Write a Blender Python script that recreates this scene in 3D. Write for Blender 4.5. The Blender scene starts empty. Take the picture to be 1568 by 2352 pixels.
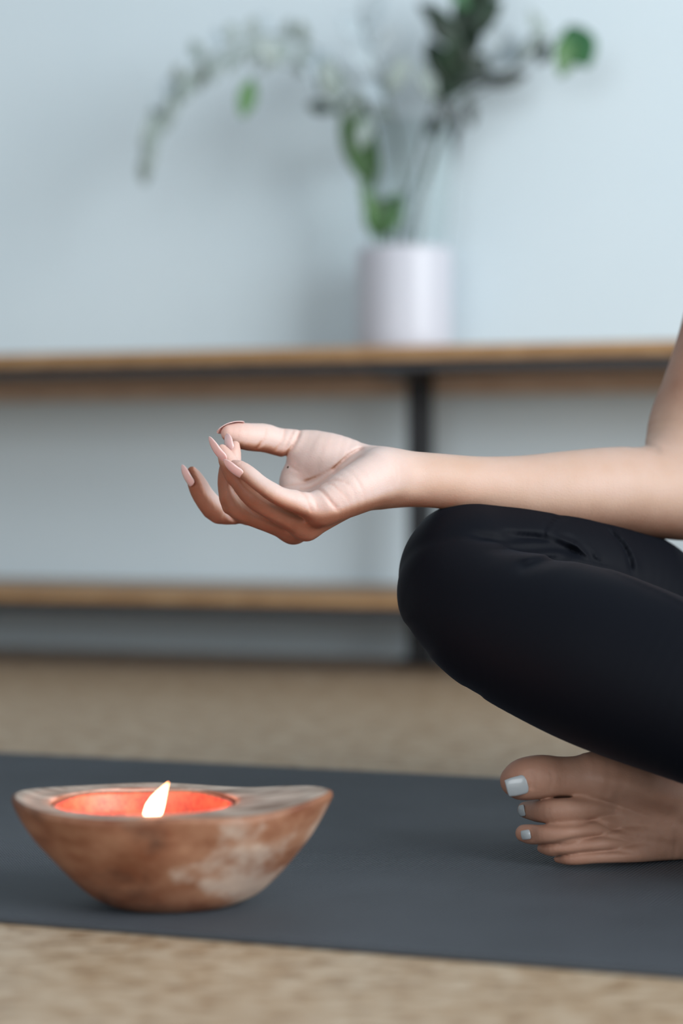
import bpy, bmesh, math, random
import numpy as np
from mathutils import Vector, Matrix

# ------------------------------------------------------------------ camera, world, light, exposure
F = 4400.0            # focal length in pixels of the 1568 x 2352 frame
H = 0.255             # camera height above the floor
sc = bpy.context.scene
COL = sc.collection
cam_d = bpy.data.cameras.new('camera'); cam = bpy.data.objects.new('camera', cam_d); COL.objects.link(cam)
cam.location = (0, 0, H); cam.rotation_euler = (math.pi / 2, 0, 0)
cam_d.sensor_fit = 'HORIZONTAL'; cam_d.sensor_width = 24.0; cam_d.lens = F / 1568 * 24.0
cam_d.shift_y = -66 / 1568
cam_d.clip_start = 0.05; cam_d.clip_end = 60
cam_d.dof.use_dof = True; cam_d.dof.focus_distance = 1.285; cam_d.dof.aperture_fstop = 2.55
sc.camera = cam
sc.view_settings.view_transform = 'Standard'; sc.view_settings.look = 'None'
sc.view_settings.gamma = 1.0; sc.view_settings.use_curve_mapping = False
sc.view_settings.exposure = 0.0
wd = bpy.data.worlds.new('world'); sc.world = wd; wd.use_nodes = True
bg = wd.node_tree.nodes['Background']
bg.inputs['Color'].default_value = (0.80, 0.91, 1.0, 1); bg.inputs['Strength'].default_value = 0.45

TH = math.atan(4400 / 14500.0); CT, ST = math.cos(TH), math.sin(TH)   # the room is turned against the camera
def RM(u, v, z=0.0):                       # room coordinates (along the back wall, into the wall, up) -> world
    return Vector((u * CT + v * ST, -u * ST + v * CT, z))
def P(px, py, d):                          # a point that stands d metres in front of the camera
    return np.array([(px - 784) / F * d, d, H - (py - 1110) / F * d])

def area_light(name, loc, target, sx, sy, power, col):
    l = bpy.data.lights.new(name, 'AREA'); l.shape = 'RECTANGLE'; l.size = sx; l.size_y = sy
    l.energy = power; l.color = col
    o = bpy.data.objects.new(name, l); COL.objects.link(o); o.location = loc
    o.rotation_euler = (Vector(target) - Vector(loc)).to_track_quat('-Z', 'Y').to_euler()
    return o
WIN_U, WIN_V0, WIN_V1, WIN_Z0, WIN_Z1 = 2.7, -1.0, 1.65, 0.35, 2.45
area_light('daylight_window', RM(WIN_U + 0.02, (WIN_V0 + WIN_V1) / 2, (WIN_Z0 + WIN_Z1) / 2),
           RM(-0.3, 1.7, 0.4), 2.6, 2.05, 178, (0.93, 0.97, 1.0))
FW_V, FW_U0, FW_U1, FW_Z0, FW_Z1 = -3.3, -1.9, 1.1, 0.35, 2.15          # an added window behind the camera, to brighten the wall under the bench
area_light('front_fill_light', RM((FW_U0 + FW_U1) / 2, FW_V - 0.02, (FW_Z0 + FW_Z1) / 2), RM((FW_U0 + FW_U1) / 2, 2.7, 0.6), 2.9, 1.75, 70, (0.93, 0.97, 1.0))  # added fill light for the under-bench wall and camera-facing sides

# ------------------------------------------------------------------ helpers
def lin(c):
    return tuple(((x / 255) / 12.92 if x / 255 <= 0.04045 else ((x / 255 + 0.055) / 1.055) ** 2.4) for x in c)
class NT:
    def __init__(s, name):
        s.m = bpy.data.materials.new(name); s.m.use_nodes = True; s.t = s.m.node_tree; s.n = s.t.nodes
        s.b = s.n['Principled BSDF']
    def new(s, typ, **kw):
        n = s.n.new(typ)
        for k, v in kw.items(): setattr(n, k, v)
        return n
    def link(s, a, b): s.t.links.new(a, b)
    def coord(s, scale=(1, 1, 1), rot=(0, 0, 0), out='Object'):
        tc = s.new('ShaderNodeTexCoord'); mp = s.new('ShaderNodeMapping')
        mp.inputs['Scale'].default_value = scale; mp.inputs['Rotation'].default_value = rot
        s.link(tc.outputs[out], mp.inputs['Vector']); return mp.outputs['Vector']
    def noise(s, vec, scale, detail=4, rough=0.55):
        n = s.new('ShaderNodeTexNoise'); n.inputs['Scale'].default_value = scale
        n.inputs['Detail'].default_value = detail; n.inputs['Roughness'].default_value = rough
        if vec is not None: s.link(vec, n.inputs['Vector'])
        return n.outputs['Fac']
    def ramp(s, fac, stops):
        r = s.new('ShaderNodeValToRGB'); e = r.color_ramp.elements
        while len(e) < len(stops): e.new(0.5)
        for el, (p, c) in zip(e, stops): el.position = p; el.color = (*c, 1) if len(c) == 3 else c
        s.link(fac, r.inputs['Fac']); return r.outputs['Color']
    def mix(s, fac, a, b, mode='MIX'):
        m = s.new('ShaderNodeMix', data_type='RGBA', blend_type=mode)
        for sock, v in ((m.inputs[0], fac), (m.inputs[6], a), (m.inputs[7], b)):
            if isinstance(v, (int, float)): sock.default_value = v
            elif isinstance(v, tuple): sock.default_value = (*v, 1) if len(v) == 3 else v
            else: s.link(v, sock)
        return m.outputs[2]
    def math(s, op, a, b=0.0):
        m = s.new('ShaderNodeMath', operation=op)
        for sock, v in ((m.inputs[0], a), (m.inputs[1], b)):
            if isinstance(v, (int, float)): sock.default_value = v
            else: s.link(v, sock)
        return m.outputs[0]
    def bump(s, h, strength, dist):
        b = s.new('ShaderNodeBump'); b.inputs['Strength'].default_value = strength; b.inputs['Distance'].default_value = dist
        s.link(h, b.inputs['Height']); s.link(b.outputs['Normal'], s.b.inputs['Normal']); return b
    def set(s, **kw):
        for k, v in kw.items():
            i = s.b.inputs[k.replace('_', ' ')]
            if isinstance(v, (int, float)): i.default_value = v
            elif isinstance(v, tuple): i.default_value = (*v, 1) if len(v) == 3 and i.type == 'RGBA' else v
            else: s.link(v, i)
        return s
def plain(name, col, rough=0.5, **kw):
    t = NT(name); t.set(Base_Color=col, Roughness=rough, **kw); return t.m

def tag(o, label=None, cat=None, group=None, kind=None):
    if label: o['label'] = label
    if cat: o['category'] = cat
    if group: o['group'] = group
    if kind: o['kind'] = kind
    return o
def empty(name, loc, rz=0.0, parent=None):
    o = bpy.data.objects.new(name, None); COL.objects.link(o); o.location = loc; o.rotation_euler = (0, 0, rz)
    o.empty_display_size = 0.02
    o.parent = parent; return o
def mesh_obj(name, verts, faces, mat, parent=None, smooth=True, world=True):
    me = bpy.data.meshes.new(name)
    me.from_pydata([tuple(map(float, v)) for v in verts], [], [tuple(f) for f in faces]); me.update()
    if smooth: me.polygons.foreach_set('use_smooth', [True] * len(me.polygons))
    me.materials.append(mat)
    return link(name, me, parent, world)
def link(name, me, parent=None, world=True):
    o = bpy.data.objects.new(name, me); COL.objects.link(o)
    if parent is not None:
        o.parent = parent
        if world: o.matrix_parent_inverse = wm(parent).inverted()
    return o
def wm(o):
    m = Matrix.LocRotScale(o.location, o.rotation_euler, o.scale)
    return m if o.parent is None else wm(o.parent) @ o.matrix_parent_inverse @ m
def bm_obj(name, bm, mat, parent=None, smooth=False, world=True):
    me = bpy.data.meshes.new(name); bmesh.ops.recalc_face_normals(bm, faces=bm.faces[:]); bm.to_mesh(me); bm.free()
    if smooth: me.polygons.foreach_set('use_smooth', [True] * len(me.polygons))
    me.materials.append(mat); return link(name, me, parent, world)
def add_box(bm, a, b, bev=0.0, tf=None):
    r = bmesh.ops.create_cube(bm, size=1.0); vs = r['verts']
    a, b = Vector(a), Vector(b); c = (a + b) / 2; s = b - a
    for v in vs: v.co = Vector((v.co.x * s.x, v.co.y * s.y, v.co.z * s.z)) + c
    if bev > 0:
        es = list({e for v in vs for e in v.link_edges})
        r = bmesh.ops.bevel(bm, geom=es, offset=bev, segments=2, affect='EDGES', profile=0.5)
        vs = list({v for f in r['faces'] for v in f.verts} | {v for v in vs if v.is_valid})
    if tf is not None:
        for v in vs: v.co = tf(v.co)
    return vs
def room_box(name, u0, u1, v0, v1, z0, z1, mat, parent=None, bev=0.002):
    bm = bmesh.new(); add_box(bm, (u0, v0, z0), (u1, v1, z1), bev, lambda c: RM(c.x, c.y, c.z))
    return bm_obj(name, bm, mat, parent)
def lathe(prof, seg=64, cx=0.0, cy=0.0):
    vs, fs = [], []; n = len(prof)
    for k in range(seg):
        a = 2 * math.pi * k / seg
        for r, z in prof: vs.append((cx + r * math.cos(a), cy + r * math.sin(a), z))
    for k in range(seg):
        k2 = (k + 1) % seg
        for i in range(n - 1): fs.append((k * n + i, k2 * n + i, k2 * n + i + 1, k * n + i + 1))
    return vs, fs
def tube(path, rads, seg=8):
    path = [np.array(p, float) for p in path]; vs, fs = [], []
    up = np.array([0.13, 0.9, 0.2])
    for i, p in enumerate(path):
        t = path[min(i + 1, len(path) - 1)] - path[max(i - 1, 0)]; t = t / (np.linalg.norm(t) + 1e-9)
        x = np.cross(up, t); x /= np.linalg.norm(x) + 1e-9; y = np.cross(t, x)
        for k in range(seg):
            a = 2 * math.pi * k / seg
            vs.append(p + rads[i] * (math.cos(a) * x + math.sin(a) * y))
    for i in range(len(path) - 1):
        for k in range(seg):
            k2 = (k + 1) % seg
            fs.append((i * seg + k, i * seg + k2, (i + 1) * seg + k2, (i + 1) * seg + k))
    fs.append(tuple(range(seg - 1, -1, -1))); fs.append(tuple(range((len(path) - 1) * seg, len(path) * seg)))
    return vs, fs
def catmull(pts, n):
    pts = np.array(pts, float)
    if len(pts) < 3: 
        t = np.linspace(0, 1, n)[:, None]; return pts[0] * (1 - t) + pts[-1] * t
    q = np.vstack([2 * pts[0] - pts[1], pts, 2 * pts[-1] - pts[-2]]); out = []
    m = len(pts) - 1
    for s in np.linspace(0, m, n):
        i = min(int(s), m - 1); t = s - i; a, b, c, d = q[i:i + 4]
        out.append(0.5 * ((2 * b) + (c - a) * t + (2 * a - 5 * b + 4 * c - d) * t * t + (3 * b - a - 3 * c + d) * t ** 3))
    return np.array(out)

# ------------------------------------------------------------------ implicit surfaces for the figure
FAR = 0.024          # how far beyond a block a limb still blends in
class Chain:
    """a limb: smooth path with a radius at every joint; flat=(axis, factor) presses the section along an axis"""
    def __init__(s, pts, n=None, flat=None):
        if len(pts[0]) == 4 and isinstance(pts[0], tuple):
            a = np.array([[*P(x, y, d), r / F * d] for x, y, d, r in pts])
        else: a = np.array(pts, float)
        if n is None: L = np.linalg.norm(np.diff(a[:, :3], axis=0), axis=1).sum(); n = max(1 + 2 * (len(a) - 1), 1 + math.ceil(L / max(0.005, 0.30 * a[:, 3].mean())))
        if len(a) > 2: a = catmull(a, n)
        a = a.astype(np.float32)
        s.A, s.B = a[:-1, :3], a[1:, :3]; s.r0, s.r1 = a[:-1, 3], a[1:, 3]
        s.ab = s.B - s.A; s.ab2 = (s.ab ** 2).sum(1) + 1e-12
        s.flat = None; s.far = FAR
        if flat: s.flat = (np.array(flat[0], float) / np.linalg.norm(flat[0]), flat[1])
        s.c = (a[:, :3].min(0) + a[:, :3].max(0)) / 2
        s.R = np.max(np.linalg.norm(a[:, :3] - s.c, axis=1) + a[:, 3])
    def ev(s, p, bc=None, hd=0.0):
        A, ab, ab2, r0, r1 = s.A, s.ab, s.ab2, s.r0, s.r1
        if bc is not None:
            far = np.linalg.norm(bc - s.c) - s.R - hd
            if far > s.far: return np.full(len(p), far)
            ap = bc - A; t = np.clip((ap * ab).sum(1) / ab2, 0, 1)
            dd = np.linalg.norm(ap - t[:, None] * ab, axis=1) - (r0 + (r1 - r0) * t)
            keep = dd < dd.min() + 2.0 * hd + 0.001 + (0.02 if s.flat else 0)
            A, ab, ab2, r0, r1 = A[keep], ab[keep], ab2[keep], r0[keep], r1[keep]
        o = p[0]; q = p - o; A = A - o; qq = np.einsum('ij,ij->i', q, q); best = None
        for i in range(len(A)):
            u = q @ ab[i] - A[i] @ ab[i]; t = np.minimum(np.maximum(u / ab2[i], 0), 1)
            L = qq - 2 * (q @ A[i]) + A[i] @ A[i] - t * (2 * u - t * ab2[i])
            if s.flat:
                fn = s.flat[0]; nq = q @ fn - A[i] @ fn - t * (ab[i] @ fn); L = L + nq * nq * (s.flat[1] ** 2 - 1)
            d = np.sqrt(np.maximum(L, 0)) - r0[i] - (r1[i] - r0[i]) * t
            best = d if best is None else np.minimum(best, d)
        return best
class Blob:
    def __init__(s, c, rad, rot=None):
        s.c = np.array(c, float); s.r = np.array(rad, float); s.rot = np.eye(3) if rot is None else np.array(rot, float)
        s.R = s.r.max(); s.far = FAR
    def ev(s, p, bc=None, hd=0.0):
        if bc is not None:
            far = np.linalg.norm(bc - s.c) - s.R - hd
            if far > s.far: return np.full(len(p), far)
        q = (p - s.c) @ s.rot.T; k0 = np.linalg.norm(q / s.r, axis=1); k1 = np.linalg.norm(q / s.r ** 2, axis=1) + 1e-9
        return np.where(k0 < 1e-4, -s.r.min(), k0 * (k0 - 1) / k1)
def smin(a, b, k):
    h = np.maximum(k - np.abs(a - b), 0) / k
    return np.minimum(a, b) - h * h * k * 0.25
def union(prims, k):
    def f(p, bc=None, hd=0.0):
        d = None
        for q in prims:
            e = q.ev(p, bc, hd) if hasattr(q, 'ev') else q(p, bc, hd)
            d = e if d is None else smin(d, e, k)
        return d
    return f
def creased(f, lines):
    """fine grooves (depth > 0) or ridges (depth < 0): each line is (points in px, y range, half width in mm, depth in mm)"""
    L = []
    for pts, d0, d1, w, dep in lines:
        a = np.array(pts, float)
        if len(a) > 2: a = catmull(a, 4 * (len(a) - 1) + 1)
        L.append((a[:-1], a[1:] - a[:-1], a.min(0), a.max(0), d0, d1, w, dep))
    def g(p, bc=None, hd=0.0):
        d = f(p, bc, hd)
        if bc is None or abs(float(np.min(np.abs(d)))) > 0.02: return d
        y = p[:, 1]; px = 784 + F * p[:, 0] / y; py = 1110 - F * (p[:, 2] - H) / y
        for A, ab, lo, hi, d0, d1, w, dep in L:
            wp = 3 * w / 1000 * F / 1.25
            if px.max() < lo[0] - wp or px.min() > hi[0] + wp or py.max() < lo[1] - wp or py.min() > hi[1] + wp: continue
            if y.max() < d0 - .01 or y.min() > d1 + .01: continue
            best = np.full(len(p), 1e9); fade = np.ones(len(p)); n = len(A)
            for i in range(n):
                ax, ay = px - A[i, 0], py - A[i, 1]
                t = np.clip((ax * ab[i, 0] + ay * ab[i, 1]) / (ab[i] @ ab[i] + 1e-9), 0, 1)
                e = (ax - t * ab[i, 0]) ** 2 + (ay - t * ab[i, 1]) ** 2
                s = (i + t) / n; m = e < best
                best = np.where(m, e, best); fade = np.where(m, np.minimum(1, 6 * np.minimum(s, 1 - s) + 0.2), fade)
            dist = np.sqrt(best) / F * y
            gate = 1 / (1 + np.exp(np.clip((y - d1) / 0.002, -40, 40))) * 1 / (1 + np.exp(np.clip((d0 - y) / 0.002, -40, 40)))
            d = d + dep / 1000 * fade * gate * np.exp(-(dist / (w / 1000)) ** 2)
        return d
    return g
def polygonize(f, lo, hi, h, B=12):
    """sparse surface nets"""
    lo = np.array(lo, float); hi = np.array(hi, float)
    nb = np.ceil((hi - lo) / (h * B)).astype(int)
    hd = h * B * math.sqrt(3) / 2
    g = np.arange(B + 1); I, J, K = np.meshgrid(g, g, g, indexing='ij')
    loc = np.stack([I, J, K], -1).reshape(-1, 3)
    G = nb * B + 4; S1 = int(G[2]); S0 = int(G[1]) * S1
    # hierarchical culling: 4-block superblocks first
    blocks = []
    SB = 4
    sb = np.ceil(nb / SB).astype(int)
    SI = np.stack(np.meshgrid(*[np.arange(n) for n in sb], indexing='ij'), -1).reshape(-1, 3)
    sc_ = lo + (SI * SB + SB / 2) * h * B
    d = f(sc_)
    SI = SI[np.abs(d) < hd * SB * 1.5]
    off = np.stack(np.meshgrid(*[np.arange(SB)] * 3, indexing='ij'), -1).reshape(-1, 3)
    BI = (SI[:, None] * SB + off[None]).reshape(-1, 3)
    BI = BI[(BI < nb).all(1)]
    c = lo + (BI + 0.5) * h * B
    d = np.concatenate([f(c[i:i + 20000]) for i in range(0, len(c), 20000)])
    BI = BI[np.abs(d) < hd * 1.6 + 0.002]
    keys, pos, edges = [], [], []
    ce = [((0,0,0),(1,0,0)),((0,1,0),(1,1,0)),((0,0,1),(1,0,1)),((0,1,1),(1,1,1)),((0,0,0),(0,1,0)),((1,0,0),(1,1,0)),
          ((0,0,1),(0,1,1)),((1,0,1),(1,1,1)),((0,0,0),(0,0,1)),((1,0,0),(1,0,1)),((0,1,0),(0,1,1)),((1,1,0),(1,1,1))]
    for b in BI:
        base = b * B; p = (lo + (base + loc) * h).astype(np.float32); bc = lo + (base + B / 2) * h
        D = f(p, bc, hd).reshape(B + 1, B + 1, B + 1)
        neg = D < 0
        if neg.all() or not neg.any(): continue
        cnt = np.zeros((B, B, B), int)
        for x in (0, 1):
            for y in (0, 1):
                for z in (0, 1): cnt += neg[x:x + B, y:y + B, z:z + B]
        ci = np.argwhere((cnt > 0) & (cnt < 8))
        if len(ci):
            acc = np.zeros((len(ci), 3)); num = np.zeros(len(ci))
            for a, e in ce:
                a = np.array(a); e = np.array(e)
                da = D[tuple((ci + a).T)]; de = D[tuple((ci + e).T)]
                m = (da < 0) != (de < 0); den = da - de
                t = np.where(m, da / np.where(np.abs(den) < 1e-12, 1e-12, den), 0)
                acc += np.where(m[:, None], a + t[:, None] * (e - a), 0); num += m
            pos.append(lo + (base + ci + acc / num[:, None]) * h)
            gi = base + ci; keys.append((gi[:, 0] + 1) * S0 + (gi[:, 1] + 1) * S1 + gi[:, 2] + 1)
        for ax in range(3):
            sl0 = [slice(0, B)] * 3; sl1 = [slice(0, B)] * 3; sl1[ax] = slice(1, B + 1)
            n0 = neg[tuple(sl0)]; n1 = neg[tuple(sl1)]
            ei = np.argwhere(n0 != n1)
            if len(ei):
                gi = base + ei; edges.append(np.column_stack([gi, np.full(len(ei), ax), n0[tuple(ei.T)]]))
    keys = np.concatenate(keys); pos = np.concatenate(pos); o = np.argsort(keys); keys, pos = keys[o], pos[o]
    E = np.concatenate(edges); faces = []
    for ax in range(3):
        e = E[E[:, 3] == ax]; u, v = [(1, 2), (2, 0), (0, 1)][ax]
        idx = []
        ok = np.ones(len(e), bool)
        for du, dv in ((0, 0), (-1, 0), (-1, -1), (0, -1)):
            q = e[:, :3].copy(); q[:, u] += du; q[:, v] += dv
            k = (q[:, 0] + 1) * S0 + (q[:, 1] + 1) * S1 + q[:, 2] + 1
            w = np.clip(np.searchsorted(keys, k), 0, len(keys) - 1); ok &= keys[w] == k; idx.append(w)
        q = np.stack(idx, 1); fl = e[:, 4] == 0
        q[fl] = q[fl][:, ::-1]; faces.append(q[ok])
    return pos, np.concatenate(faces)
def relax(v, fcs, it=1, lam=0.5):
    n = len(v)
    a = np.concatenate([fcs[:, 0], fcs[:, 1], fcs[:, 2], fcs[:, 3]]); b = np.concatenate([fcs[:, 1], fcs[:, 2], fcs[:, 3], fcs[:, 0]])
    src = np.concatenate([a, b]); dst = np.concatenate([b, a]); cnt = np.bincount(src, minlength=n).astype(float)
    cnt[cnt == 0] = 1
    for k in range(it):
        for l in (lam, -lam * 0.98):
            s = np.stack([np.bincount(src, v[dst, i], minlength=n) for i in range(3)], 1) / cnt[:, None]
            v = v + l * (s - v)
    return v
def vnormals(v, q):
    n = np.cross(v[q[:, 2]] - v[q[:, 0]], v[q[:, 3]] - v[q[:, 1]])
    out = np.zeros_like(v)
    for k in range(4):
        for i in range(3): out[:, i] += np.bincount(q[:, k], n[:, i], minlength=len(v))
    return out / (np.linalg.norm(out, axis=1)[:, None] + 1e-12)
def fast_mesh(name, v, q, mat, attrs=None):
    me = bpy.data.meshes.new(name)
    me.vertices.add(len(v)); me.vertices.foreach_set('co', np.ascontiguousarray(v, np.float32).ravel())
    me.loops.add(q.size); me.loops.foreach_set('vertex_index', np.ascontiguousarray(q, np.int32).ravel())
    me.polygons.add(len(q)); me.polygons.foreach_set('loop_start', np.arange(0, q.size, 4, dtype=np.int32))
    me.polygons.foreach_set('loop_total', np.full(len(q), 4, np.int32))
    me.polygons.foreach_set('use_smooth', np.ones(len(q), bool))
    me.update(calc_edges=True); me.validate()
    for k, a in (attrs or {}).items():
        at = me.attributes.new(k, 'FLOAT', 'POINT'); at.data.foreach_set('value', np.ascontiguousarray(a, np.float32))
    me.materials.append(mat); return me
def sstep(x, a, b):
    t = np.clip((x - a) / (b - a), 0, 1); return t * t * (3 - 2 * t)

# ------------------------------------------------------------------ materials of the place
t = NT('wall_paint'); v = t.coord(); n = t.noise(v, 3.0, 3)
t.set(Base_Color=t.ramp(n, [(0.3, (0.615, 0.715, 0.77)), (0.7, (0.645, 0.74, 0.79))]), Roughness=0.85)
t.bump(t.noise(v, 180, 2), 0.05, 0.001); M_WALL = t.m

t = NT('cork_floor'); v = t.coord(scale=(1, 1.5, 1), rot=(0, 0, 0.5))
a = t.noise(v, 24, 5, 0.65); b = t.noise(t.coord(scale=(1, 2.4, 1), rot=(0, 0, -0.5)), 44, 4, 0.7)
base = t.ramp(a, [(0.30, lin((142, 114, 86))), (0.5, lin((176, 151, 123))), (0.70, lin((196, 178, 155)))])
fleck = t.ramp(b, [(0.38, lin((112, 80, 50))), (0.47, lin((174, 146, 115))), (0.60, lin((202, 185, 162)))])
t.set(Base_Color=t.mix(0.6, base, fleck), Roughness=0.42)
t.bump(b, 0.15, 0.001); M_FLOOR = t.m

t = NT('mat_rubber')
def wave(rot, scale):
    w = t.new('ShaderNodeTexWave'); w.wave_type = 'BANDS'; w.bands_direction = 'X'
    w.inputs['Scale'].default_value = scale; w.inputs['Distortion'].default_value = 0.0
    t.link(t.coord(rot=(0, 0, rot)), w.inputs['Vector']); return w.outputs['Fac']
w1 = wave(0.75 - TH, 128); w2 = wave(0.75 + math.pi / 2 - TH, 128)
ge = t.new('ShaderNodeNewGeometry'); sz = t.new('ShaderNodeSeparateXYZ'); t.link(ge.outputs['True Normal'], sz.inputs[0])   # woven on the face only, plain on the cut edge
hgt = t.math('MULTIPLY', t.math('MULTIPLY', w1, w2), t.math('GREATER_THAN', sz.outputs['Z'], 0.95))
n = t.noise(t.coord(), 9, 3)
c0 = t.ramp(n, [(0.3, lin((86, 93, 101))), (0.7, lin((97, 104, 113)))])
t.set(Base_Color=t.mix(hgt, t.mix(1.0, c0, (0.36, 0.36, 0.36), 'MULTIPLY'), t.mix(1.0, c0, (1.6, 1.6, 1.6), 'MULTIPLY')), Roughness=0.62)
t.bump(hgt, 1.0, 0.0016); M_MAT = t.m

t = NT('bench_oak'); v = t.coord(scale=(0.6, 9, 9), rot=(0, 0, TH)); a = t.noise(v, 9, 5, 0.6); b = t.noise(t.coord(scale=(1, 1, 1), rot=(0, 0, TH)), 2.2, 1)
t.set(Base_Color=t.mix(t.math('MULTIPLY', b, 0.6), t.ramp(a, [(0.3, lin((140, 102, 62))), (0.55, lin((168, 130, 88))), (0.75, lin((182, 148, 108)))]), lin((150, 112, 70))), Roughness=0.5)
M_OAK = t.m
t = NT('rail_pine'); a = t.noise(t.coord(scale=(0.6, 9, 9), rot=(0, 0, TH)), 9, 4)
t.set(Base_Color=t.ramp(a, [(0.3, lin((186, 162, 142))), (0.7, lin((208, 186, 166)))]), Roughness=0.6); M_PINE = t.m
M_IRON = plain('black_iron', lin((28, 29, 33)), 0.45, Metallic=0.3)
M_RAIL = plain('grey_steel', lin((52, 55, 60)), 0.5, Metallic=0.2)

# ------------------------------------------------------------------ the room
def plane_box(name, u0, u1, v0, v1, z0, z1, mat):
    return tag(room_box(name, u0, u1, v0, v1, z0, z1, mat, None, 0), kind='structure')
WV = 2.715
plane_box('floor', -3.6, WIN_U, -3.6, WV, -0.06, 0.0, M_FLOOR)
plane_box('wall_back', -3.6, WIN_U + 0.12, WV, WV + 0.12, 0.0, 3.6, M_WALL)
bm = bmesh.new()
for a, b in (((WIN_U, -3.6, 0), (WIN_U + 0.12, WV, WIN_Z0)), ((WIN_U, -3.6, WIN_Z1), (WIN_U + 0.12, WV, 3.6)),
             ((WIN_U, -3.6, WIN_Z0), (WIN_U + 0.12, WIN_V0, WIN_Z1)), ((WIN_U, WIN_V1, WIN_Z0), (WIN_U + 0.12, WV, WIN_Z1))):
    add_box(bm, a, b, 0, lambda c: RM(c.x, c.y, c.z))
tag(bm_obj('wall_right', bm, M_WALL), kind='structure')
M_FRAME = plain('white_lacquer', (0.72, 0.74, 0.75), 0.4)
wroot = tag(empty('window_1', RM(WIN_U, (WIN_V0 + WIN_V1) / 2, WIN_Z0)), kind='structure')
for k in range(4):
    vv = WIN_V0 + (WIN_V1 - WIN_V0) * k / 3
    room_box('window_post', WIN_U - 0.02, WIN_U + 0.10, max(WIN_V0, vv - 0.03), min(WIN_V1, vv + 0.03), WIN_Z0, WIN_Z1, M_FRAME, wroot)
for z in (WIN_Z0, WIN_Z1 - 0.05): room_box('window_rail', WIN_U - 0.02, WIN_U + 0.10, WIN_V0, WIN_V1, z, z + 0.05, M_FRAME, wroot)
bm = bmesh.new()
for a, b in (((-3.6, FW_V - 0.12, 0), (WIN_U, FW_V, FW_Z0)), ((-3.6, FW_V - 0.12, FW_Z1), (WIN_U, FW_V, 3.6)),
             ((-3.6, FW_V - 0.12, FW_Z0), (FW_U0, FW_V, FW_Z1)), ((FW_U1, FW_V - 0.12, FW_Z0), (WIN_U, FW_V, FW_Z1))):
    add_box(bm, a, b, 0, lambda c: RM(c.x, c.y, c.z))
tag(bm_obj('wall_front', bm, M_WALL), kind='structure')
wroot = tag(empty('fill_window', RM((FW_U0 + FW_U1) / 2, FW_V, FW_Z0)), kind='structure')  # added window, framing the fill light behind the camera
for k in range(4):
    uu = FW_U0 + (FW_U1 - FW_U0) * k / 3
    room_box('window_post', max(FW_U0, uu - 0.03), min(FW_U1, uu + 0.03), FW_V - 0.10, FW_V + 0.02, FW_Z0, FW_Z1, M_FRAME, wroot)
for z in (FW_Z0, FW_Z1 - 0.05): room_box('window_rail', FW_U0, FW_U1, FW_V - 0.10, FW_V + 0.02, z, z + 0.05, M_FRAME, wroot)

# ------------------------------------------------------------------ bench along the wall
BU = -0.679
bench = tag(empty('bench', RM(BU, 2.55, 0)), 'long low oak bench on black iron legs along the pale wall', 'bench')
def board(name, z0, z1, v0, v1, mat): return room_box(name, -2.6, 2.6, v0, v1, z0, z1, mat, bench, 0.003)
board('bench_top', 0.4135, 0.4325, 2.385, 2.700, M_OAK)
board('top_rail', 0.4005, 0.4135, 2.392, 2.405, M_RAIL)
board('wooden_rail', 0.381, 0.408, 2.640, 2.668, M_PINE)
board('lower_shelf', 0.0935, 0.108, 2.385, 2.700, M_OAK)
board('shelf_rail', 0.080, 0.0935, 2.390, 2.405, M_RAIL)
for u in (BU - 1.62, BU, BU + 1.62):
    lg = room_box('leg', u - 0.0155, u + 0.0155, 2.605, 2.636, 0.0, 0.4135, M_IRON, bench, 0.002)
    room_box('bracket', u - 0.0155, u + 0.0155, 2.4055, 2.604, 0.397, 0.4135, M_IRON, lg, 0.002)
    room_box('foot_plate', u - 0.03, u + 0.03, 2.59, 2.65, 0.0, 0.006, M_IRON, lg, 0.002)

# ------------------------------------------------------------------ yoga mat
MT = 0.004
TM = math.atan(4400 / 13000.0); CM, SM = math.cos(TM), math.sin(TM)   # the mat lies a little askew to the wall
MU0, MU1, MV0, MV1 = -1.12, 0.71, 0.987, 1.592
bm = bmesh.new(); add_box(bm, (MU0, MV0, 0.0002), (MU1, MV1, MT), 0.0012, lambda c: Vector((c.x * CM + c.y * SM, -c.x * SM + c.y * CM, c.z)))
tag(bm_obj('yoga_mat', bm, M_MAT), 'dark grey textured yoga mat unrolled across the tan floor', 'mat')

# ------------------------------------------------------------------ wooden bowl with its candle
t = NT('bowl_wood'); v = t.coord(scale=(1, 1, 1.2)); v.node.inputs['Location'].default_value = (-0.075, 0, 0); a = t.noise(v, 12, 5, 0.62); b = t.noise(t.coord(scale=(1, 1, 2.2), rot=(0.3, 0.5, 0)), 30, 4, 0.6)
c1 = t.ramp(a, [(0.36, lin((70, 35, 20))), (0.47, lin((126, 72, 44))), (0.56, lin((146, 98, 70))), (0.64, lin((192, 172, 156)))])
c2 = t.ramp(b, [(0.35, lin((88, 48, 28))), (0.65, lin((170, 132, 106)))])
t.set(Base_Color=t.mix(0.35, c1, c2), Roughness=0.6); t.bump(t.noise(v, 60, 4), 0.25, 0.002); M_BOWL = t.m
t = NT('rim_wood'); a = t.noise(t.coord(scale=(1, 3, 1)), 34, 5)
t.set(Base_Color=t.ramp(a, [(0.35, lin((120, 100, 86))), (0.65, lin((186, 170, 156)))]), Roughness=0.7); M_RIM = t.m
BC = P(378, 1838, 1.141); BX, BY = BC[0], BC[1]
def rim_xy(a):
    c, s = math.cos(a), math.sin(a)
    ax = 0.0998 if c > 0 else 0.0915
    n = 2.25 if c < 0 else 1.72 + 0.25 * abs(s)
    r = (abs(c / ax) ** n + abs(s / 0.0653) ** n) ** (-1 / n)
    r *= 1 + 0.010 * math.sin(3 * a + 0.6) + 0.006 * math.sin(7 * a)
    return r * c, r * s
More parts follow.
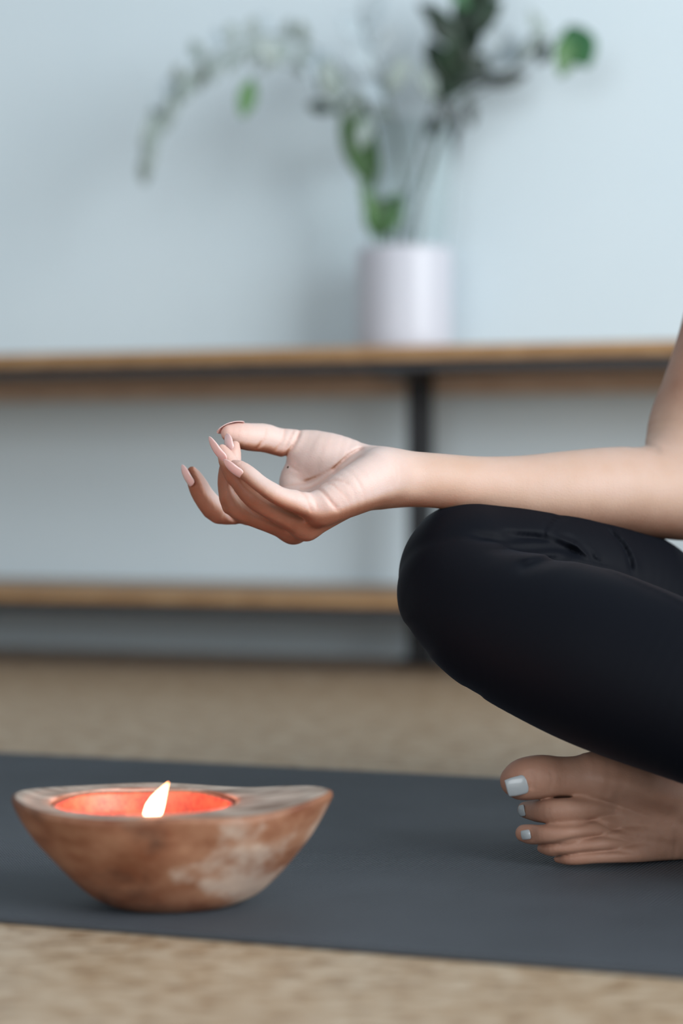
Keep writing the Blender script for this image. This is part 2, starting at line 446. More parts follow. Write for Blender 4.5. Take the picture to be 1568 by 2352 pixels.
def rim_z(a):
    c, s = math.cos(a), math.sin(a)
    return 0.0658 + 0.0050 * max(0, c) ** 5 + 0.0035 * max(0, -c) ** 2 + 0.0010 * math.sin(4 * a + 1)
HX, HY, HRX, HRY = P(328, 1838, 1.141)[0] - BX, 0.004, 0.0552, 0.0500
SEG = 112; verts, faces, rows = [], [], []
prof = catmull([(.27, 0), (.36, .008), (.44, .05), (.535, .125), (.655, .29), (.78, .50), (.865, .65), (.94, .82), (.98, .93), (1, 1)], 25)
for k in range(SEG):
    a = 2 * math.pi * k / SEG; rx, ry = rim_xy(a); zr = rim_z(a); row = []
    for rr, zz in prof:                              # outside, bottom to rim
        wob = 1 + 0.010 * math.sin(5 * a + 6 * zz) * zz
        row.append((rx * rr * wob + 0.004 * (1 - zz), ry * rr * wob, MT + (zr - MT - 0.003) * max(0, zz)))
    row.append((rx * 0.995, ry * 0.995, zr - 0.0008)); row.append((rx * 0.972, ry * 0.972, zr)); 
    hx, hy = HX + HRX * math.cos(a), HY + HRY * math.sin(a)
    for m in (0.3, 0.65, 0.93): row.append((rx * .972 * (1 - m) + hx * m, ry * .972 * (1 - m) + hy * m, zr * (1 - m) + m * 0.0658 - 0.0012 * math.sin(m * 3.1)))
    row.append((hx, hy, 0.0643))
    for q, z in ((0.985, 0.0583), (0.965, 0.0483), (0.94, 0.0393)): row.append((HX + HRX * q * math.cos(a), HY + HRY * q * math.sin(a), z))
    rows.append(row)
N = len(rows[0]); NO = len(prof)
verts = [p for r in rows for p in r]
for k in range(SEG):
    k2 = (k + 1) % SEG
    for i in range(N - 1): faces.append((k * N + i, k2 * N + i, k2 * N + i + 1, k * N + i + 1))
faces.append(tuple(k * N for k in range(SEG - 1, -1, -1)))
faces.append(tuple(k * N + N - 1 for k in range(SEG)))
bowl = mesh_obj('wooden_bowl', [(x + BX, y + BY, z) for x, y, z in verts], faces, M_BOWL)
bowl.data.materials.append(M_RIM)
bowl.data.polygons.foreach_set('material_index', [(1 if (i < SEG * (N - 1) and NO + 1 <= i % (N - 1) < NO + 5) else 0) for i in range(len(faces))])
tag(bowl, 'rough brown wooden bowl with pointed end holding the lit candle', 'bowl')

t = NT('coral_wax'); a = t.noise(t.coord(), 150, 4, 0.7); b = t.noise(t.coord(), 40, 3)
t.set(Base_Color=t.mix(0.5, t.ramp(a, [(0.36, lin((140, 50, 44))), (0.55, lin((236, 116, 82)))]), t.ramp(b, [(0.35, lin((196, 70, 58))), (0.65, lin((240, 138, 104)))])), Roughness=0.45, Subsurface_Weight=0.3, Subsurface_Radius=(1.0, 0.35, 0.2), Subsurface_Scale=0.01)
M_WAX = t.m
CX, CY = BX + HX, BY + HY
candle = tag(empty('candle', (CX, CY, 0.0393)), 'lit coral wax candle burning inside the wooden bowl', 'candle')
vs, fs = [], []
wp = [(0.0, 0.0375), (0.30, 0.0370), (0.6, 0.0376), (0.84, 0.040), (0.92, 0.0455), (0.955, 0.0535), (0.975, 0.0555), (0.985, 0.0535), (0.955, 0.040), (0.93, 0.0315)]
for k in range(72):
    a = 2 * math.pi * k / 72
    for r, z in wp: vs.append((CX + HRX * max(r, 0.01) * math.cos(a) * 0.985, CY + HRY * max(r, 0.01) * math.sin(a) * 0.985, z + 0.0083 + 0.0006 * math.sin(5 * a + 9 * r) * (r > 0.2)))
for k in range(72):
    k2 = (k + 1) % 72
    for i in range(len(wp) - 1): fs.append((k * 10 + i, k2 * 10 + i, k2 * 10 + i + 1, k * 10 + i + 1))
fs.append(tuple(k * 10 for k in range(72))); fs.append(tuple(k * 10 + 9 for k in range(71, -1, -1)))
mesh_obj('wax', vs, fs, M_WAX, candle)
FB = P(340, 1872, 1.134); FX, FY = FB[0], FB[1]; FZ = 0.0458
vs, fs = tube([(FX, FY, FZ), (FX + 0.0004, FY, FZ + 0.005), (FX + 0.001, FY, FZ + 0.010)], [0.0009, 0.0009, 0.0007], 8)
mesh_obj('wick', vs, fs, plain('charred_wick', (0.02, 0.015, 0.012), 0.9), candle)
t = NT('flame_glow'); em = t.new('ShaderNodeEmission'); em.inputs['Strength'].default_value = 9.0
tc = t.new('ShaderNodeTexCoord'); sx = t.new('ShaderNodeSeparateXYZ'); t.link(tc.outputs['Generated'], sx.inputs[0])
t.link(t.ramp(sx.outputs['Z'], [(0.0, (1.0, 0.62, 0.32)), (0.35, (1.0, 0.80, 0.55)), (0.75, (1.0, 0.72, 0.42)), (1.0, (1.0, 0.35, 0.12))]), em.inputs['Color'])
t.link(em.outputs[0], t.n['Material Output'].inputs['Surface']); M_FLAME = t.m
fl = [(0.0, 0.0010), (0.12, 0.0032), (0.3, 0.0050), (0.45, 0.0052), (0.6, 0.0044), (0.75, 0.0030), (0.88, 0.0016), (1.0, 0.0003)]
FH = 0.0275
path = [(FX + 0.0005 + 0.0115 * s ** 1.6, FY, FZ + 0.0045 + FH * s) for s, r in fl]
vs, fs = tube(path, [r for s, r in fl], 20); mesh_obj('flame', vs, fs, M_FLAME, candle)
pl = bpy.data.lights.new('candle_glow', 'POINT'); pl.energy = 0.28; pl.color = (1.0, 0.28, 0.10); pl.shadow_soft_size = 0.006
po = bpy.data.objects.new('candle_glow', pl); COL.objects.link(po); po.location = (FX + 0.003, FY - 0.009, FZ + 0.018)

# ------------------------------------------------------------------ vase and branches on the bench
VB = RM(0, 0); PD = 2.71; PX = (929 - 784) / F * PD; BT = 0.4325
M_POT = plain('white_ceramic', lin((196, 197, 206)), 0.35)
R = 0.0672
prof = [(0.001, BT), (R * 0.93, BT), (R * 0.985, BT + 0.005), (R, BT + 0.03), (R, BT + 0.146), (R * 0.99, BT + 0.152), (R * 0.955, BT + 0.153), (R * 0.93, BT + 0.148), (R * 0.93, BT + 0.012), (0.001, BT + 0.010)]
vs, fs = lathe(prof, 64, PX, PD); tag(mesh_obj('flower_pot', vs, fs, M_POT), 'white cylindrical ceramic pot standing on the bench by the wall', 'pot')
t = NT('clear_glass'); t.set(Base_Color=(0.96, 0.985, 0.98), Roughness=0.02, Transmission_Weight=1.0, IOR=1.12); M_GLASS = t.m
g0 = BT + 0.0105
prof = [(0.001, g0), (0.045, g0), (0.049, g0 + 0.004), (0.054, g0 + 0.15), (0.062, g0 + 0.24), (0.0735, g0 + 0.315), (0.0720, g0 + 0.3165), (0.0600, g0 + 0.24), (0.052, g0 + 0.15), (0.047, g0 + 0.008), (0.001, g0 + 0.007)]
GX = PX + 0.006
vs, fs = lathe(prof, 64, GX, PD); tag(mesh_obj('glass_vase', vs, fs, M_GLASS), 'clear flared glass vase set inside the white pot', 'vase')
def leaf_mat(name, c, c2, rough=0.45, tr=0.15):
    t = NT(name); n = t.noise(t.coord(), 30, 3)
    t.set(Base_Color=t.ramp(n, [(0.35, lin(c)), (0.65, lin(c2))]), Roughness=rough, Transmission_Weight=0.0); return t.m
M_LD = leaf_mat('leaf_dark', (10, 32, 20), (22, 52, 30)); M_LG = leaf_mat('leaf_bright', (20, 78, 40), (40, 102, 54))
M_LM = leaf_mat('leaf_olive', (64, 104, 56), (90, 130, 78)); M_LS = leaf_mat('leaf_sage', (130, 145, 141), (152, 165, 161))
M_LP = leaf_mat('petal_white', (160, 176, 184), (180, 193, 199)); M_ST = leaf_mat('stem_grey', (44, 60, 44), (66, 82, 62)); M_SD = leaf_mat('stem_dark', (34, 44, 44), (56, 66, 62))
def leaf(parent, base, tip, w, mat, nrm=(0, -1, 0.3), bend=0.15, name='leaf'):
    base, tip = np.array(base, float), np.array(tip, float); t = tip - base; L = np.linalg.norm(t); t /= L
    n = np.array(nrm, float); n -= t * (n @ t); n /= np.linalg.norm(n) + 1e-9; x = np.cross(t, n)
    vs, fs = [], []; NU, NV = 9, 4
    for side in (0, 1):
        for i in range(NU + 1):
            s = i / NU; ww = w * 0.5 * (math.sin(math.pi * min(1, s * 0.94 + 0.04)) ** 0.8)
            for j in range(NV + 1):
                q = j / NV * 2 - 1
                p = base + t * L * s + x * ww * q + n * (0.22 * ww * abs(q) + bend * L * (s - s * s) * 1.6 - 0.35 * bend * L * s * s - side * 0.0006)
                vs.append(p)
    S = (NU + 1) * (NV + 1)
    for side in (0, 1):
        for i in range(NU):
            for j in range(NV):
                a = side * S + i * (NV + 1) + j; f = (a, a + 1, a + NV + 2, a + NV + 1); fs.append(f if side == 0 else f[::-1])
    ring = [j for j in range(NV + 1)] + [i * (NV + 1) + NV for i in range(1, NU + 1)] + [NU * (NV + 1) + j for j in range(NV - 1, -1, -1)] + [i * (NV + 1) for i in range(NU - 1, 0, -1)]
    for k in range(len(ring)):
        a, b = ring[k], ring[(k + 1) % len(ring)]; fs.append((b, a, a + S, b + S))
    return mesh_obj(name, vs, fs, mat, parent)
rnd = random.Random(5)
def branch(name, pts, rad, mat, label, leaves, cat='branch'):
    """leaves: (px, py, px tip, py tip, width px, material)"""
    w = [P(x, y, d) for x, y, d in pts]; w[0] = np.array([PX + (w[0][0] - PX) * 0.5, PD + (w[0][1] - PD) * 0.5, g0 + 0.02])
    w.insert(1, P(pts[0][0], 548, pts[0][2]))
    path = catmull(w, 40); root = tag(empty(name, tuple(w[0])), label, cat, 'branches in the glass vase')
    vs, fs = tube(path, [rad * (1 - 0.6 * i / 39) for i in range(40)], 7); mesh_obj('stem', vs, fs, mat, root)
    dmap = lambda x, y: min(path, key=lambda p: (784 + F * p[0] / p[1] - x) ** 2 + (1110 - F * (p[2] - H) / p[1] - y) ** 2)
    for (x, y, x2, y2, wpx, m) in leaves:
        d = dmap(x, y)[1]; b = P(x, y, d); e = P(x2, y2, d + rnd.uniform(-0.02, 0.012))
        leaf(root, b, e, wpx / F * d, m, (rnd.uniform(-.3, .3), -1, rnd.uniform(-.1, .35)), rnd.uniform(-.1, .2))
    return root
bd = 2.685
branch('leafy_branch', [(905, 540, bd), (950, 400, bd), (1000, 230, bd), (1055, 90, bd - .02), (1085, -60, bd - .03)], 0.0028, M_SD,
       'upright dark leafy branch rising over the middle of the vase',
       [(1020, 190, 985, 90, 60, M_LD), (1030, 200, 1120, 130, 62, M_LD), (1010, 230, 1060, 300, 34, M_SD), (1050, 110, 985, 20, 60, M_LD), (1060, 90, 1150, 0, 66, M_LD),
        (1040, 150, 1100, 60, 66, M_LD), (1015, 215, 1075, 165, 60, M_LD), (1000, 230, 960, 150, 36, M_LS), (1075, 20, 1030, -70, 70, M_LG), (1080, 10, 1150, -80, 70, M_LD), (1040, 60, 960, 10, 40, M_SD), (1035, 180, 1150, 175, 40, M_SD), (1030, 190, 1060, 90, 80, M_LD), (1060, 80, 1095, -30, 80, M_LD), (1010, 240, 1040, 160, 60, M_LD), (1005, 260, 985, 330, 30, M_SD)])
branch('leafy_branch', [(935, 540, bd + .03), (985, 380, bd + .02), (1050, 250, bd), (1150, 180, bd - .03), (1250, 100, bd - .06), (1335, 60, bd - .07)], 0.0026, M_SD,
       'dark branch leaning right with one big green leaf at its end',
       [(1305, 60, 1350, 155, 84, M_LG), (1300, 80, 1290, 175, 60, M_LM), (1260, 100, 1235, 150, 30, M_LD), (1120, 195, 1210, 170, 36, M_SD), (1075, 230, 1085, 290, 28, M_SD), (1190, 150, 1255, 60, 30, M_LS), (1250, 95, 1215, 20, 30, M_LS)])
branch('strap_leaf_stem', [(870, 540, bd), (850, 440, bd), (815, 330, bd - .01), (770, 255, bd - .02), (705, 245, bd - .02)], 0.0022, M_LM,
       'short stem with a long drooping green blade on the vase\'s left side',
       [(855, 430, 795, 225, 84, M_LM), (770, 255, 845, 240, 44, M_LD), (765, 255, 705, 240, 34, M_SD), (862, 510, 830, 420, 30, M_LM), (866, 545, 852, 445, 56, M_LM), (880, 545, 920, 440, 56, M_LM), (880, 545, 885, 450, 50, M_LD)])
lv = []
arc = [(860, 300), (800, 180), (720, 110), (640, 80), (560, 90), (480, 130), (420, 180), (380, 240), (350, 310), (335, 370)]
for i in range(1, len(arc)):
    x, y = arc[i]; x0, y0 = arc[i - 1]
    for s in (0.25, 0.75):
        a, b = x0 + (x - x0) * s, y0 + (y - y0) * s
        lv.append((a, b, a - 14 + rnd.uniform(-10, 10), b + 66 + rnd.uniform(-10, 12), 34, M_LS))
        if i > 2: lv.append((a, b, a + rnd.uniform(-26, 6), b - 52 + rnd.uniform(-8, 8), 30, M_LS if rnd.random() < .7 else M_LP))
branch('arching_branch', [(890, 540, bd)] + [(x, y, bd - .02) for x, y in arc], 0.0016, M_ST, 'long thin branch of pale sage leaves arching down to the left', lv)
branch('thin_branch', [(880, 540, bd - .02), (850, 400, bd - .03), (760, 230, bd - .05), (660, 150, bd - .06), (590, 165, bd - .06), (570, 200, bd - .06)], 0.0014, M_ST,
       'thin branch ending in a single small green leaf on the left',
       [(578, 180, 556, 270, 44, M_LM), (600, 165, 640, 100, 34, M_LS), (640, 150, 590, 90, 30, M_LS), (740, 215, 700, 140, 36, M_LP), (760, 230, 745, 130, 44, M_LS), (700, 170, 760, 110, 44, M_LP)])
branch('blossom_branch', [(925, 540, bd + .01), (920, 380, bd), (890, 230, bd - .02), (850, 120, bd - .03), (830, 40, bd - .03)], 0.0025, M_ST,
       'upright thin branch of whitish blossoms above the vase\'s left edge',
       [(890, 230, 830, 190, 50, M_LP), (890, 210, 935, 130, 46, M_LS), (870, 160, 800, 110, 60, M_LP), (860, 130, 915, 60, 56, M_LP), (845, 90, 780, 40, 60, M_LP), (838, 60, 880, -20, 60, M_LP), (905, 280, 860, 250, 30, M_LS)])
branch('blossom_branch', [(960, 540, bd + .02), (985, 400, bd + .02), (1040, 270, bd + .01), (1100, 180, bd), (1160, 110, bd - .01)], 0.0025, M_ST,
       'thin branch with a round white blossom right of the dark leaves',
       [(1150, 120, 1120, 70, 50, M_LP), (1150, 120, 1200, 80, 54, M_LP), (1150, 120, 1150, 60, 56, M_LP), (1150, 120, 1195, 135, 50, M_LP), (1150, 120, 1125, 150, 46, M_LP)])

# ------------------------------------------------------------------ the person
t = NT('skin')
at = t.new('ShaderNodeAttribute'); at.attribute_name = 'palm'; palm = at.outputs['Fac']
at = t.new('ShaderNodeAttribute'); at.attribute_name = 'flush'; flush = at.outputs['Fac']
v = t.coord(); n1 = t.noise(v, 45, 4); n2 = t.noise(v, 900, 3); n3 = t.noise(t.coord(scale=(1, 1, 1)), 260, 4)
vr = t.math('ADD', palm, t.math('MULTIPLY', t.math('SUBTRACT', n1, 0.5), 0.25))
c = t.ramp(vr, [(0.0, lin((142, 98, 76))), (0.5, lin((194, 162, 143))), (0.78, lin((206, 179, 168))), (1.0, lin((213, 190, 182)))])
c = t.mix(flush, c, t.mix(1.0, c, (0.95, 0.66, 0.56), 'MULTIPLY'))
t.set(Base_Color=c, Roughness=0.50, Subsurface_Weight=0.22, Subsurface_Radius=(1.0, 0.40, 0.22), Subsurface_Scale=0.0022, Specular_IOR_Level=0.28)
vo = t.new('ShaderNodeTexVoronoi'); vo.feature = 'DISTANCE_TO_EDGE'; vo.inputs['Scale'].default_value = 620; t.link(t.coord(scale=(0.5, 1, 1)), vo.inputs['Vector'])
t.bump(t.math('ADD', t.math('MULTIPLY', vo.outputs['Distance'], 0.8), t.math('ADD', n2, t.math('MULTIPLY', n3, 0.8))), 0.22, 0.0006); M_SKIN = t.m

t = NT('legging_fabric'); v = t.coord(); n = t.noise(v, 6, 3); lint = t.new('ShaderNodeTexVoronoi'); lint.inputs['Scale'].default_value = 95
t.link(v, lint.inputs['Vector']); lf = t.ramp(lint.outputs['Distance'], [(0.0, (1, 1, 1)), (0.020, (1, 1, 1)), (0.034, (0, 0, 0))])
gate = t.ramp(t.noise(v, 41, 1), [(0.60, (0, 0, 0)), (0.66, (1, 1, 1))])
base = t.ramp(n, [(0.3, (0.0034, 0.0042, 0.0070)), (0.7, (0.0044, 0.0054, 0.0086))])
t.set(Base_Color=t.mix(t.mix(1.0, lf, gate, 'MULTIPLY'), base, (0.11, 0.12, 0.13)), Roughness=0.62, Sheen_Weight=0.03, Sheen_Roughness=0.4, Sheen_Tint=(0.55, 0.65, 0.9), Specular_IOR_Level=0.08)
t.bump(t.noise(v, 1500, 2), 0.15, 0.0004); M_LEG = t.m
M_NAIL = plain('nail_pink', lin((232, 196, 192)), 0.16, Subsurface_Weight=0.2, Subsurface_Scale=0.002, Coat_Weight=0.6, Coat_Roughness=0.08)
M_TOE = plain('nail_white', lin((160, 164, 166)), 0.25, Coat_Weight=0.4)

person = tag(empty('person', (0.50, 1.45, 0.0)), 'person in black leggings sitting cross-legged on the mat, hand resting palm up on knee', 'person')

# --- right hand and arm
C = Chain
pinky = C([(735, 1172, 1.284, 31), (690, 1156, 1.272, 29), (652, 1145, 1.266, 24), (624, 1132, 1.265, 24), (596, 1112, 1.267, 21), (572, 1092, 1.271, 21), (552, 1076, 1.275, 18), (538, 1067, 1.278, 11)])
ring = C([(702, 1205, 1.300, 34), (655, 1187, 1.290, 30), (612, 1163, 1.286, 27), (578, 1140, 1.285, 28), (550, 1106, 1.287, 25), (532, 1076, 1.290, 24), (520, 1052, 1.293, 20), (510, 1032, 1.295, 12)])
middle = C([(672, 1213, 1.320, 34), (630, 1199, 1.312, 29), (580, 1182, 1.307, 27), (540, 1163, 1.305, 29), (526, 1120, 1.304, 26), (527, 1082, 1.304, 25), (534, 1048, 1.306, 20), (539, 1024, 1.308, 12)])
index = C([(650, 1182, 1.340, 33), (590, 1182, 1.338, 27), (540, 1180, 1.335, 25), (499, 1174, 1.332, 28), (470, 1143, 1.329, 25), (455, 1116, 1.327, 23), (446, 1096, 1.326, 18), (441, 1082, 1.325, 11)])
thumb = C([(715, 1030, 1.345, 40), (668, 1020, 1.343, 35), (635, 1014, 1.340, 32), (608, 1006, 1.336, 33), (575, 1004, 1.330, 32), (548, 1000, 1.324, 29), (527, 995, 1.320, 20)])
fingers = union([pinky, ring, middle, index], 0.0010)
palm_parts = [
    C([(865, 1112, 1.302, 44), (735, 1172, 1.284, 36)]), C([(865, 1100, 1.315, 46), (702, 1203, 1.300, 38)]),
    C([(865, 1092, 1.325, 46), (675, 1210, 1.320, 38)]), C([(865, 1082, 1.335, 44), (655, 1178, 1.340, 36)]),
    C([(868, 1092, 1.300, 56), (810, 1122, 1.287, 50), (757, 1150, 1.280, 38)]),
    C([(855, 1072, 1.338, 38), (795, 1056, 1.340, 50), (745, 1046, 1.342, 54), (712, 1034, 1.345, 42)]),
    C([(700, 1062, 1.345, 34), (672, 1100, 1.346, 30), (675, 1150, 1.342, 32)])]
arm_fore = C([(890, 1098, 1.318, 60), (930, 1100, 1.322, 64), (1000, 1104, 1.328, 63), (1100, 1115, 1.338, 67), (1200, 1124, 1.348, 78), (1300, 1126, 1.358, 90), (1400, 1125, 1.370, 98), (1490, 1130, 1.382, 104), (1570, 1135, 1.395, 102), (1620, 1130, 1.402, 92)], n=72)
arm_up = C([(1590, 1112, 1.402, 98), (1604, 1000, 1.410, 118), (1642, 900, 1.420, 121), (1684, 770, 1.432, 122), (1740, 550, 1.455, 126), (1790, 360, 1.475, 150)], n=44)
palm_f = union(palm_parts, 0.011)
def hand_f(p, bc=None, hd=0.0):
    a = smin(palm_f(p, bc, hd), fingers(p, bc, hd), 0.0045)
    a = smin(a, thumb.ev(p, bc, hd), 0.004)
    w = smin(arm_fore.ev(p, bc, hd), arm_up.ev(p, bc, hd), 0.021)
    return smin(a, w, 0.016)
LINES = [
    ([(836, 1028), (820, 1035), (798, 1048), (770, 1076), (742, 1101), (712, 1120), (690, 1122)], 1.2, 1.36, 1.4, 0.9),
    ([(836, 1029), (820, 1036), (800, 1048), (775, 1070), (760, 1085)], 1.2, 1.36, 1.5, 1.5),
    ([(645, 1117), (690, 1110), (730, 1096), (765, 1073)], 1.2, 1.36, 1.2, 0.7),
    ([(690, 988), (676, 1018), (655, 1050), (644, 1066)], 1.2, 1.36, 1.4, 2.0),
    ([(676, 986), (664, 1010), (652, 1035)], 1.2, 1.36, 0.9, 0.5), ([(655, 984), (648, 1010), (632, 1038)], 1.2, 1.36, 0.9, 0.6),
    ([(612, 985), (606, 1010), (590, 1032)], 1.2, 1.35, 1.0, 0.5), ([(600, 1012), (594, 1025), (586, 1034)], 1.2, 1.35, 0.8, 0.4),
    ([(690, 1124), (728, 1122), (748, 1138), (762, 1156), (776, 1172)], 1.2, 1.30, 1.4, 1.2),
    ([(686, 1126), (702, 1140), (710, 1160), (716, 1178)], 1.2, 1.30, 1.0, 0.7), ([(712, 1130), (724, 1150), (730, 1172)], 1.2, 1.30, 0.8, 0.4),
    ([(742, 1110), (765, 1103), (785, 1105), (800, 1112)], 1.2, 1.31, 1.0, 0.6), ([(735, 1117), (760, 1112), (785, 1132), (800, 1150)], 1.2, 1.31, 0.9, 0.35),
    ([(836, 1046), (812, 1056), (790, 1070), (765, 1086)], 1.2, 1.34, 1.0, 0.6),
    ([(816, 1098), (824, 1112), (830, 1124)], 1.2, 1.31, 0.8, 0.35),
    ([(548, 1092), (575, 1122), (605, 1142), (640, 1167), (680, 1184), (715, 1198)], 1.2, 1.31, 1.4, 1.2),
    ([(526, 1100), (537, 1128), (558, 1154), (579, 1175), (611, 1193), (643, 1208), (672, 1226)], 1.2, 1.32, 1.4, 1.2),
    ([(512, 1150), (522, 1176), (540, 1196), (562, 1208)], 1.2, 1.345, 1.4, 1.0),
    ([(898, 1070), (901, 1095), (899, 1120)], 1.2, 1.31, 0.8, 0.3), ([(910, 1066), (914, 1090), (912, 1112)], 1.2, 1.31, 0.8, 0.3),
    ([(1440, 1022), (1462, 1020), (1490, 1026), (1520, 1040)], 1.3, 1.42, 2.5, 1.0),
    ([(655, 1062), (672, 1076), (690, 1085)], 1.2, 1.36, 0.9, 0.4), ([(650, 1095), (668, 1085), (686, 1068)], 1.2, 1.36, 0.9, 0.4),
]
arm_f = creased(hand_f, LINES)
lo = P(1568, 1260, 1.22); 
VH = 0.00095
va, fa = polygonize(arm_f, (-0.125, 1.225, 0.195), (0.42, 1.54, 0.60), VH)
va = relax(va, fa, 4)
mk = sstep(784 + F * va[:, 0] / va[:, 1], 905, 990)[:, None]; va = va * (1 - mk) + relax(va, fa, 30) * mk     # the long smooth stretch of the arm
na = vnormals(va, fa)
pxa = 784 + F * va[:, 0] / va[:, 1]; pya = 1110 - F * (va[:, 2] - H) / va[:, 1]
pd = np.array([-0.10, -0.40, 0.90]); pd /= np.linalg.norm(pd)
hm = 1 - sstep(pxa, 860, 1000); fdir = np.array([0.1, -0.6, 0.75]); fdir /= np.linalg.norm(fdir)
edge = catmull([(440, 1040), (500, 1052), (550, 1078), (575, 1098), (605, 1122), (640, 1143), (680, 1160), (715, 1176), (770, 1176), (820, 1165), (900, 1150), (960, 1150)], 80)
eb = np.interp(pxa, edge[:, 0], edge[:, 1])                       # the line where pale palm skin meets the tanned side of the hand
side = 1 - sstep(pya - eb, -16, 18)
side = np.maximum(side, (1 - sstep(pxa, 520, 570)) * sstep(na[:, 0], 0.1, 0.6))
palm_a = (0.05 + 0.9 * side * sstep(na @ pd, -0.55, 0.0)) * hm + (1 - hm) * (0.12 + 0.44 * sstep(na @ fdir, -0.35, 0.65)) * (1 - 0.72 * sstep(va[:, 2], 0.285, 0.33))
def line_w(px, py, y):
    w = np.zeros(len(px))
    for pts, d0, d1, wd_, dep in LINES[:14]:
        a = catmull(pts, 13) if len(pts) > 2 else np.array(pts, float)
        for i in range(len(a) - 1):
            ab = a[i + 1] - a[i]; t_ = np.clip(((px - a[i, 0]) * ab[0] + (py - a[i, 1]) * ab[1]) / (ab @ ab), 0, 1)
            e = np.hypot(px - a[i, 0] - t_ * ab[0], py - a[i, 1] - t_ * ab[1])
            w = np.maximum(w, np.exp(-(e / 2.6) ** 2) * min(1, 0.4 + dep * 0.4) * ((y > d0) & (y < d1)))
    return w
tips = np.zeros(len(va))
for ch in (pinky, ring, middle, index, thumb):
    tp = ch.B[-1]; tips = np.maximum(tips, np.exp(-(np.linalg.norm(va - tp, axis=1) / 0.014) ** 2))
hand_m = 1 - sstep(pxa, 760, 900)
flush_a = np.clip(0.55 * tips + 0.45 * line_w(pxa, pya, va[:, 1]) * hand_m + 0.40 * (1 - palm_a) * hand_m, 0, 1)

# --- left foot
toes = [
    C([(1186, 1793, 1.262, 38), (1208, 1790, 1.260, 50), (1245, 1785, 1.260, 51), (1285, 1786, 1.263, 48), (1330, 1788, 1.266, 52), (1390, 1790, 1.270, 66), (1480, 1822, 1.282, 72), (1600, 1870, 1.300, 92)]),
    C([(1207, 1860, 1.284, 19), (1228, 1861, 1.275, 25), (1262, 1863, 1.256, 33), (1298, 1860, 1.251, 32), (1345, 1856, 1.257, 31), (1400, 1851, 1.269, 35), (1470, 1858, 1.280, 48), (1600, 1885, 1.300, 86)]),
    C([(1203, 1914, 1.260, 20), (1224, 1916, 1.256, 24), (1262, 1915, 1.248, 27), (1305, 1912, 1.246, 27), (1360, 1905, 1.254, 26), (1430, 1890, 1.271, 36), (1600, 1900, 1.298, 84)]),
    C([(1246, 1946, 1.258, 14), (1272, 1948, 1.250, 20), (1320, 1946, 1.247, 20), (1380, 1938, 1.250, 22), (1460, 1925, 1.268, 36), (1600, 1915, 1.296, 80)]),
    C([(1282, 1972, 1.255, 11), (1312, 1972, 1.248, 16), (1370, 1968, 1.247, 15), (1440, 1962, 1.254, 20), (1520, 1945, 1.276, 40), (1620, 1925, 1.296, 76)])]
foot_back = [C([(1262, 1848, 1.284, 26), (1330, 1868, 1.284, 40), (1440, 1880, 1.292, 52)]), C([(1420, 1850, 1.300, 60), (1600, 1890, 1.315, 90), (1720, 1890, 1.315, 100)]),
             C([(1500, 1925, 1.292, 52), (1640, 1925, 1.310, 62), (1790, 1925, 1.335, 80)]),
             C([(1640, 1885, 1.305, 92), (1760, 1850, 1.285, 105), (1900, 1835, 1.250, 110), (2050, 1820, 1.20, 120)])]
toe_f = union(toes, 0.0014); back_f = union(foot_back, 0.020)
FL = [([(1255, 1834), (1300, 1834), (1360, 1842), (1430, 1856), (1500, 1880)], 1.2, 1.270, 1.6, 0.8),
      ([(1215, 1887), (1240, 1893), (1280, 1896), (1330, 1894), (1365, 1886), (1400, 1900), (1450, 1915)], 1.2, 1.266, 1.6, 1.5),
      ([(1225, 1943), (1270, 1938), (1310, 1928), (1360, 1922), (1410, 1925), (1460, 1935)], 1.2, 1.262, 1.5, 1.4),
      ([(1265, 1963), (1300, 1963), (1340, 1957), (1400, 1955), (1470, 1960)], 1.2, 1.260, 1.4, 1.3),
      ([(1180, 1842), (1230, 1838), (1290, 1832), (1360, 1836), (1430, 1848)], 1.2, 1.28, 1.3, 0.8),
      ([(1262, 1768), (1268, 1790), (1258, 1820)], 1.2, 1.28, 1.2, 0.5), ([(1290, 1785), (1288, 1805)], 1.2, 1.28, 0.9, 0.3), ([(1302, 1782), (1300, 1806)], 1.2, 1.28, 0.9, 0.3),
      ([(1210, 1772), (1222, 1790), (1216, 1815)], 1.2, 1.28, 3.2, 1.3),
      ([(1218, 1898), (1224, 1916), (1220, 1932)], 1.2, 1.28, 2.2, 0.8), ([(1400, 1836), (1470, 1852), (1560, 1880)], 1.2, 1.3, 5.0, 2.0),
      ([(1360, 1790), (1430, 1800), (1500, 1825), (1570, 1850)], 1.2, 1.3, 5.0, -1.4), ([(1410, 1862), (1480, 1880), (1568, 1905)], 1.2, 1.3, 3.5, -1.3), ([(1400, 1905), (1480, 1912), (1560, 1930)], 1.2, 1.3, 3.0, -1.0)]
def floor_cut(f):
    def g(p, bc=None, hd=0.0): 
        d = f(p, bc, hd); e = (MT + 0.0003) - p[:, 2]
        return -smin(-d, -e, 0.004)
    return g
foot_f = floor_cut(creased(lambda p, bc=None, hd=0.0: smin(toe_f(p, bc, hd), back_f(p, bc, hd), 0.008), FL))
vf, ff = polygonize(foot_f, (0.095, 1.10, 0.0), (0.40, 1.40, 0.10), 0.0010)
vf = relax(vf, ff, 3)

